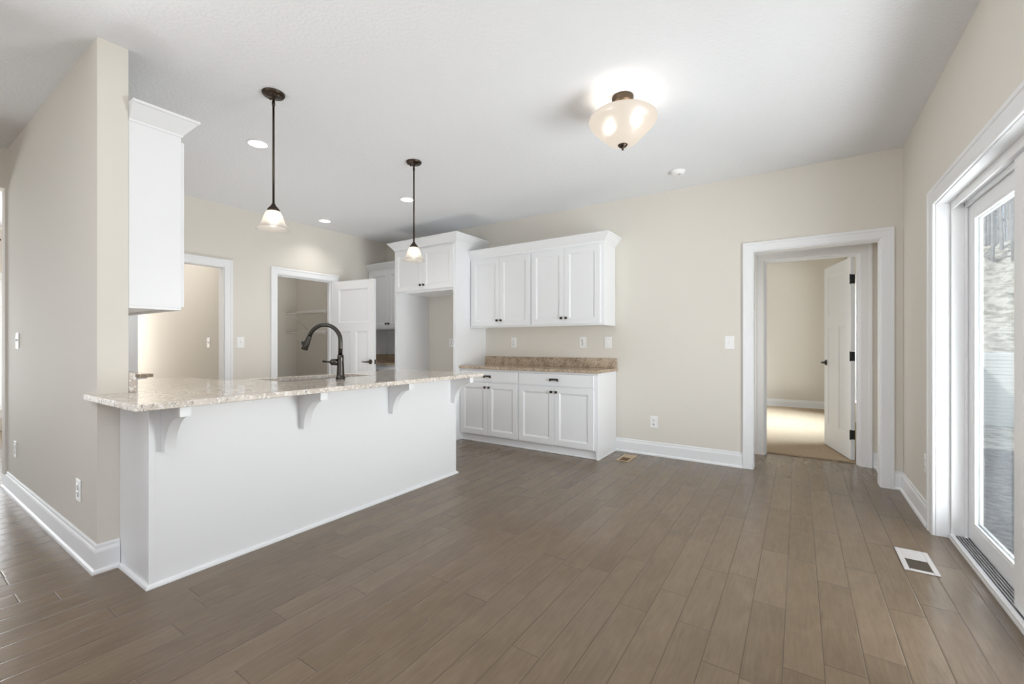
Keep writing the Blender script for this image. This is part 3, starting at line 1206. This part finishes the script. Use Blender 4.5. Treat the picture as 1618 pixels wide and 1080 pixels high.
tube(bm, hp, [.017, .0175, .0195, .0235, .026, .024], 18)
obj('spray_head', bm, 'gunmetal', fa)
bm = BM()
c = e1 + dv_ * .072 + Vector((-.026, 0, .004))
box(bm, c.x - .006, c.x + .006, c.y - .008, c.y + .008, c.z - .022, c.z + .022, .003, 2)
obj('spray_button', bm, 'black', fa, 'black spray button')
bm = BM()
R1 = Matrix.Translation((0, 0, .125)) @ Matrix.Rotation(-PI / 2, 4, 'Y')
lathe(bm, [(0, .015), (.022, .018), (.025, .030), (.025, .042), (.022, .047), (.025, .052), (.023, .066), (.014, .076), (0, .078)], n=24, M4=R1)
tube(bm, [(-.066, 0, .125), (-.09, 0, .127), (-.132, 0, .131)], [.008, .007, .008], 12)
obj('lever_handle', bm, 'gunmetal', fa)

# ------------------------------------------------------------------ cabinets along the partition wall (kitchen side)
r = wall_cabinet('white wall cabinet hanging on the partition wall, plain end panel towards us', -3.024, 1.062, PI, 1.07, .240, 1.372, 2.395, True, True, None, crown_h=.10, crown_path=[(1.07, .24), (1.07, 0), (0, 0), (0, .24)])
r2_ = base_cabinet('white base cabinet on the partition wall beside the range gap', -3.24, 1.43, PI, .85, .60, PH, False, False, None)
r3_ = base_cabinet('white base cabinet across the range gap with a brown granite top', -4.89, 1.46, PI, .55, .63, .877, True, False, None)
counter('countertop', 'small brown granite counter end seen over the peninsula at left',
        [([(XP + .03, PY1 + .002), (-4.878, PY1 + .002), (-4.878, 1.50), (XP + .03, 1.50)], .878, .908)], 'granite2',
        [(XP + .03, -4.878, PY1 + .002, PY1 + .026, .9085, 1.012)])

# ------------------------------------------------------------------ pendants
def pendant(x, y, label):
    root = thing('pendant_light', label, 'pendant lamp', (x, y, CH), 0, 'pendant lights over the peninsula')
    bm = BM()
    lathe(bm, [(0, -.0005), (.066, -.0005), (.066, -.006), (.060, -.016), (.040, -.022), (.012, -.026), (.009, -.040), (0, -.040)], n=32)
    for s in (-1, 1):
        lathe(bm, [(0, -.030), (.006, -.028), (.007, -.019), (0, -.016)], (s * .038, 0, 0), 10)
    obj('canopy', bm, 'bronze', root)
    bm = BM()
    tube(bm, [(0, 0, -.035), (0, 0, -.705)], .0065, 12)
    lathe(bm, [(.009, -.05), (.0095, -.075), (.0065, -.08)], n=12)
    obj('stem', bm, 'bronze', root)
    bm = BM()
    lathe(bm, [(0, -.695), (.010, -.697), (.014, -.708), (.026, -.722), (.034, -.732), (.036, -.742), (.034, -.747), (0, -.747)], n=28)
    obj('shade_cap', bm, 'bronze', root)
    bm = BM()
    out = [(.030, -.742), (.040, -.748), (.052, -.770), (.061, -.800), (.070, -.825), (.084, -.846), (.098, -.857)]
    inn = [(a - .004, b + .001) for a, b in out[::-1]]
    lathe(bm, out + [(.0985, -.860)] + inn, n=40, cap=False)
    obj('glass_shade', bm, 'shade', root, 'frosted glass bell shade')
    bm = BM()
    lathe(bm, [(0, -.75), (.012, -.752), (.014, -.775), (.026, -.80), (.027, -.815), (.018, -.835), (0, -.842)], n=20)
    obj('bulb', bm, 'bulb', root)
    lamp('pendant_glow', 'POINT', (x, y, CH - .82), 2.4, (1, .90, .78), shadow_soft_size=.02)
    return root


pendant(-2.775, 1.467, 'bronze pendant light with frosted bell shade, nearer over the peninsula')
pendant(-2.80, 2.693, 'bronze pendant light with frosted bell shade, farther over the peninsula')

# ------------------------------------------------------------------ flush ceiling light
FXc, FYc = -.944, 2.721
fl = thing('ceiling_light', 'frosted glass bowl ceiling light with bronze canopy and finial', 'ceiling lamp', (FXc, FYc, CH), 0)
bm = BM()
lathe(bm, [(0, -.0005), (.066, -.0005), (.068, -.008), (.064, -.030), (.060, -.038), (.010, -.042), (.008, -.07), (0, -.07)], n=36)
obj('canopy', bm, 'bronze2', fl)
bm = BM()
out = [(.148, -.112), (.176, -.117), (.198, -.126), (.210, -.138), (.2135, -.152), (.206, -.170), (.187, -.196), (.160, -.224), (.132, -.252), (.108, -.276), (.088, -.294), (.060, -.305), (.02, -.309)]
inn = [(max(.004, a - .005), b + .004) for a, b in out[::-1]]
inn[0] = (.015, -.304)
lathe(bm, out + inn + [out[0]], n=56, cap=False)
obj('glass_bowl', bm, 'bowl', fl, 'glowing frosted glass bowl')
bm = BM()
lathe(bm, [(0, -.300), (.030, -.303), (.031, -.309), (.024, -.320), (.010, -.328), (.006, -.336), (.007, -.341), (0, -.344)], n=24)
tube(bm, [(0, 0, -.065), (0, 0, -.302)], .005, 10)
obj('finial', bm, 'bronze', fl)
for s in (-1, 1):
    bm = BM()
    lathe(bm, [(0, -.115), (.012, -.117), (.014, -.135), (.026, -.155), (.029, -.170), (.02, -.190), (0, -.198)], (s * .088, 0, 0), 18)
    obj('bulb', bm, 'bulb', fl)
    p = Vector((s * .088, 0, 0))
    lamp('bowl_bulb_glow', 'POINT', (FXc + p.x, FYc + p.y, CH - .172), 9.72, (1, .91, .80), shadow_soft_size=.03)

# ------------------------------------------------------------------ recessed lights, smoke detector
def recessed(x, y, label):
    root = thing('recessed_light', label, 'recessed light', (x, y, CH), 0, 'recessed ceiling lights')
    bm = BM()
    lathe(bm, [(.066, -.0005), (.084, -.0005), (.084, -.004), (.078, -.007), (.066, -.005), (.066, -.0005)], n=32, cap=False)
    obj('trim_ring', bm, 'trim', root)
    bm = BM()
    lathe(bm, [(0, -.001), (.0655, -.001), (.060, -.004), (0, -.005)], n=32)
    obj('lens', bm, 'lens', root)
    lamp('recessed_beam', 'SPOT', (x, y, CH - .012), 23, (1, .96, .90), (0, 0, 0), spot_size=math.radians(125), spot_blend=1.0, shadow_soft_size=.05)
    return root


recessed(-3.576, 1.768, 'glowing recessed ceiling light left of the nearer pendant')
recessed(-5.10, 3.354, 'glowing recessed ceiling light close to the pantry wall')
recessed(-3.592, 3.354, 'glowing recessed ceiling light just left of the farther pendant')

sm = thing('smoke_detector', 'small white round smoke detector on the ceiling', 'smoke detector', (-.927, 4.166, CH))
bm = BM()
lathe(bm, [(0, -.0005), (.066, -.0005), (.066, -.010), (.060, -.016), (.056, -.030), (.044, -.038), (0, -.040)], n=32)
obj('housing', bm, 'plate', sm)
bm = BM()
lathe(bm, [(0, -.0395), (.012, -.0395), (.012, -.043), (0, -.044)], (.02, -.02, 0), 14)
obj('test_button', bm, 'greymetal', sm)


# ------------------------------------------------------------------ switches and outlets
def plate(kind, label, u, v, mapr, w=.074, h=.118, gangs=1, group=None):
    """local: plate in the xz plane facing -y, centred at origin"""
    name = 'light_switch' if kind == 'switch' else 'power_outlet'
    root = thing(name, label, 'light switch' if kind == 'switch' else 'outlet', mapr[0], mapr[1], group)
    bm = BM()
    box(bm, -w / 2, w / 2, -.006, -.0003, -h / 2, h / 2, .0025, 2)
    obj('cover_plate', bm, 'plate', root)
    if kind == 'switch':
        for g in range(gangs):
            cx = (g - (gangs - 1) / 2) * .046
            bm = BM()
            box(bm, cx - .005, cx + .005, -.016, -.005, -.004, .014, .002)
            box(bm, cx - .008, cx + .008, -.0075, -.005, -.018, .018, .001)
            obj('toggle', bm, 'plate', root)
    else:
        for s in (-1, 1):
            bm = BM()
            lathe(bm, [(0, 0), (.017, 0), (.017, .003), (0, .003)], n=20, M4=Matrix.Translation((0, -.005, s * .0195)) @ Matrix.Rotation(PI / 2, 4, 'X') @ Matrix.Scale(1.15, 4, (0, 1, 0)))
            rc_ = obj('receptacle', bm, 'plate', root)
            bm = BM()
            for sx in (-1, 1):
                box(bm, sx * .0065 - .001, sx * .0065 + .001, -.0086, -.0078, s * .0195 - .001, s * .0195 + .008)
            box(bm, -.002, .002, -.0086, -.0078, s * .0195 - .010, s * .0195 - .006)
            obj('slots', bm, 'slot', rc_)
    return root


def on_back(x, z, y=YB):
    return ((x, y, z), 0.0)


def on_pos_x(x, y, z):      # wall facing +x
    return ((x, y, z), PI / 2)


plate('switch', 'white light switch on the far wall left of the cased opening', 0, 0, on_back(-.56, 1.19), .082, .126)
plate('outlet', 'white outlet low on the far wall right of the base cabinets', 0, 0, on_back(-1.277, .354), .082, .124)
plate('outlet', 'white outlet above the brown counter, leftmost under the wall cabinets', 0, 0, on_back(-3.043, 1.193), .082, .126)
plate('outlet', 'white outlet above the brown counter, middle one under the wall cabinets', 0, 0, on_back(-2.087, 1.193), .082, .126)
plate('switch', 'white switch plate above the right end of the brown counter', 0, 0, on_back(-1.785, 1.19), .084, .126)
plate('outlet', 'white outlet on the wall inside the empty refrigerator bay', 0, 0, on_back(-4.10, 1.19), .074, .118)
plate('switch', 'white light switch on the wall between hall doorway and pantry', 0, 0, on_pos_x(XP, 2.503, 1.194), .082, .126, 1)
plate('switch', 'white light switch on the hall wall seen through the doorway', 0, 0, ((-6.05, 2.41, 1.19), 0), .082, .124)
plate('switch', 'white light switch high on the partition wall at the left edge', 0, 0, ((-4.96, PY0, 1.20), 0), .09, .118)
plate('outlet', 'white outlet low on the partition wall, farther from the peninsula', 0, 0, ((-5.04, PY0, .367), 0), .082, .12)
plate('outlet', 'white outlet low on the partition wall, near the peninsula end', 0, 0, ((-3.34, PY0, .366), 0), .085, .12)
plate('outlet', 'outlet low on the right wall between patio door casing and corner', 0, 0, ((XR, 3.89, .39), -PI / 2), .074, .118)


# ------------------------------------------------------------------ floor registers
def register(label, x0, x1, y0, y1, mf, ml, name='floor_register'):
    root = thing(name, label, 'floor vent', ((x0 + x1) / 2, (y0 + y1) / 2, 0))
    w, d = x1 - x0, y1 - y0
    bm = BM()
    b = .024
    m = .02
    hx, hy = w / 2, d / 2
    for a in ((-hx, -hx + b, -hy, hy), (hx - b, hx, -hy, hy), (-hx + b, hx - b, -hy, -hy + b), (-hx + b, hx - b, hy - b, hy)):
        box(bm, a[0], a[1], a[2], a[3], .0005, .006, .002)
    obj('frame', bm, mf, root)
    bm = BM()
    box(bm, -hx + b, hx - b, -hy + b, hy - b, .0003, .0012)
    obj('duct_opening', bm, ml, root)
    bm = BM()
    box(bm, -hx + b, hx - b, .012, hy - b, .0013, .005, .001)
    obj('damper_plate', bm, mf, root)
    bm = BM()
    n = 9
    for k in range(n):
        yy = -hy + b + (.012 + hy - b) * (k + .5) / n
        box(bm, -hx + b, hx - b, yy - .002, yy + .002, .0013, .0045)
    obj('louvers', bm, ml, root)
    return root


register('pale grey metal floor vent by the sliding patio door', .459, .600, 3.022, 3.318, 'greymetal', 'greydark')
register('tan metal floor vent near the end of the base cabinets', -1.545, -1.415, 4.245, 4.525, 'tan', 'tan_dark')


# ------------------------------------------------------------------ wire shelves in the pantry
def wire_shelf(z, label):
    root = thing('wire_shelf', label, 'shelf', (-6.62, 3.998, z), 0, 'wire shelves in the pantry')
    bm = BM()
    Lx, D = 1.0, .30
    for y in (-.004, -D * .5, -D):
        tube(bm, [(0, y, 0), (Lx, y, 0)], .0045, 8)
    tube(bm, [(0, -D, -.028), (Lx, -D, -.028)], .0035, 8)
    for k in range(41):
        x = Lx * k / 40
        tube(bm, [(x, -.004, .003), (x, -D, .003), (x, -D, -.028)], .0016, 6)
    obj('wire_deck', bm, 'wire', root)
    for x in (.08, .92):
        bm = BM()
        tube(bm, [(x, -.004, -.26), (x, -D + .02, -.006)], .005, 8)
        obj('bracket', bm, 'wire', root)
    return root


wire_shelf(1.66, 'upper white wire shelf on the dim pantry wall')
wire_shelf(1.36, 'lower white wire shelf on the dim pantry wall')

# ------------------------------------------------------------------ dining chandelier
ch = thing('chandelier', 'dark metal chandelier with white shades at the far left edge', 'chandelier', (-7.4, .62, CH))
bm = BM()
lathe(bm, [(0, -.0005), (.06, -.0005), (.055, -.02), (.01, -.03), (0, -.03)], n=24)
tube(bm, [(0, 0, -.03), (0, 0, -.42)], .006, 8)
lathe(bm, [(0, -.40), (.02, -.42), (.035, -.48), (.02, -.60), (.03, -.68), (.012, -.74), (0, -.76)], n=20)
obj('column', bm, 'bronze', ch)
for k in range(5):
    a = 2 * PI * k / 5 + .95
    ca, sa = math.cos(a), math.sin(a)
    bm = BM()
    arm = []
    for i in range(13):
        tt = i / 12
        rr = .02 + .30 * tt
        zz = -.46 - .28 * math.sin(PI * tt * .9) + .10 * tt
        arm.append((rr * ca, rr * sa, zz))
    tube(bm, arm, .009, 8)
    arm2 = [(ca * (.02 + .26 * i / 10), sa * (.02 + .26 * i / 10), -.66 + .14 * math.sin(PI * i / 10)) for i in range(11)]
    tube(bm, arm2, .006, 8)
    ob_ = obj('arm', bm, 'bronze', ch)
    bm = BM()
    e = arm[-1]
    lathe(bm, [(.018, .0), (.035, .03), (.05, .08), (.062, .12), (.058, .12), (.046, .08), (.03, .03), (.012, .004)], (e[0], e[1], e[2]), 20, cap=False)
    obj('shade', bm, 'shade', ob_)
lamp('chandelier_glow', 'POINT', (-7.4, .62, CH - .30), 6.25, (1, .93, .84), shadow_soft_size=.1)
# unseen lamps added to brighten the hall wall
lamp('hall_far_fill', 'AREA', (-8.8, 1.75, 1.4), 22, (1, .985, .96), (0, -PI / 2, 0), shape='RECTANGLE', size=1.8, size_y=.6)  # added area lamp at the far end; no window is built here
lamp('hall_near_fill', 'POINT', (-6.4, 1.6, CH - .3), 9, (1, .985, .96), shadow_soft_size=.12)  # added point lamp without a fixture

# ------------------------------------------------------------------ outdoors
bm = BM()
box(bm, -40, 60, -40, 60, -.9, -.26)
struct('ground', bm, 'dirt', 'pale bare dirt ground outside', 'ground')
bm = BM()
box(bm, .9, 7, -6, 8.3, -.26, -.21)  # far edge drawn as the edge of the shade
struct('ground_patio', bm, 'patio_shade', 'patio strip outside the patio door, house shade put into its dark grey colour', 'ground')
bm = BM()
zz = -.26
k = 0
while zz < 1.02:
    box(bm, 1.2, 17, 11.0 + .004 * (k % 2), 11.25, zz, zz + .062, .006)
    zz += .064
    k += 1
o = obj('retaining_wall', bm, 'block')
tag(o, 'low white retaining wall with horizontal courses below the hillside', 'retaining wall')
# hillside
bm = BM()
rnd = random.Random(3)
nx, ny = 70, 60
grid = []
from mathutils import noise as mn
for i in range(nx + 1):
    row = []
    for j in range(ny + 1):
        x = -2 + 22 * i / nx
        y = 11.2 + 12 * j / ny
        t = j / ny
        z = .85 + 3.3 * min(1, t * 1.5) ** 1.05 + .12 * (x - 4) * min(1, t * 2)
        v = Vector((x * .9, y * .9, 0))
        z += .35 * t ** .3 * mn.fractal(v * 1.3, 1.0, 2.0, 5) + (.12 * mn.noise(v * 5) if j else 0)
        row.append(bm.verts.new((x, y + .2 * mn.noise(v * 2.1 + Vector((5, 5, 5))), z)))
    grid.append(row)
for i in range(nx):
    for j in range(ny):
        bm.faces.new((grid[i][j], grid[i + 1][j], grid[i + 1][j + 1], grid[i][j + 1]))
o = struct('hillside', bm, 'dirt', 'sunlit rough dirt hillside behind the retaining wall', 'hill')
for k in range(24):
    y = 17.4 + .85 * (k * 5 % 7)
    x = y * (.232 + .08 * (k + .5) / 24)
    bm = BM()
    h = 5 + rnd.random() * 3
    lean = rnd.uniform(-.05, .05)
    tp = [(lean * (i / 6) ** 2 + rnd.uniform(-.03, .03), 0, h * i / 6) for i in range(7)]
    tube(bm, tp, [.05 * (1 - i / 8) for i in range(7)], 7)
    for b in range(9):
        hb_ = h * (.25 + .7 * rnd.random())
        a = rnd.random() * 2 * PI
        l = .10 + rnd.random() * .12
        x0 = lean * (hb_ / h) ** 2
        tube(bm, [(x0, 0, hb_), (x0 + l * .5 * math.cos(a), l * .5 * math.sin(a), hb_ + l * .45), (x0 + l * .8 * math.cos(a), l * .8 * math.sin(a), hb_ + l)], [.03, .02, .008], 5)
    o = obj('bare_tree', bm, 'bark')
    o.location = (x, y, 3.0)
    tag(o, 'slender bare grey tree on the hilltop outside the patio door', 'tree', 'bare trees on the hilltop')
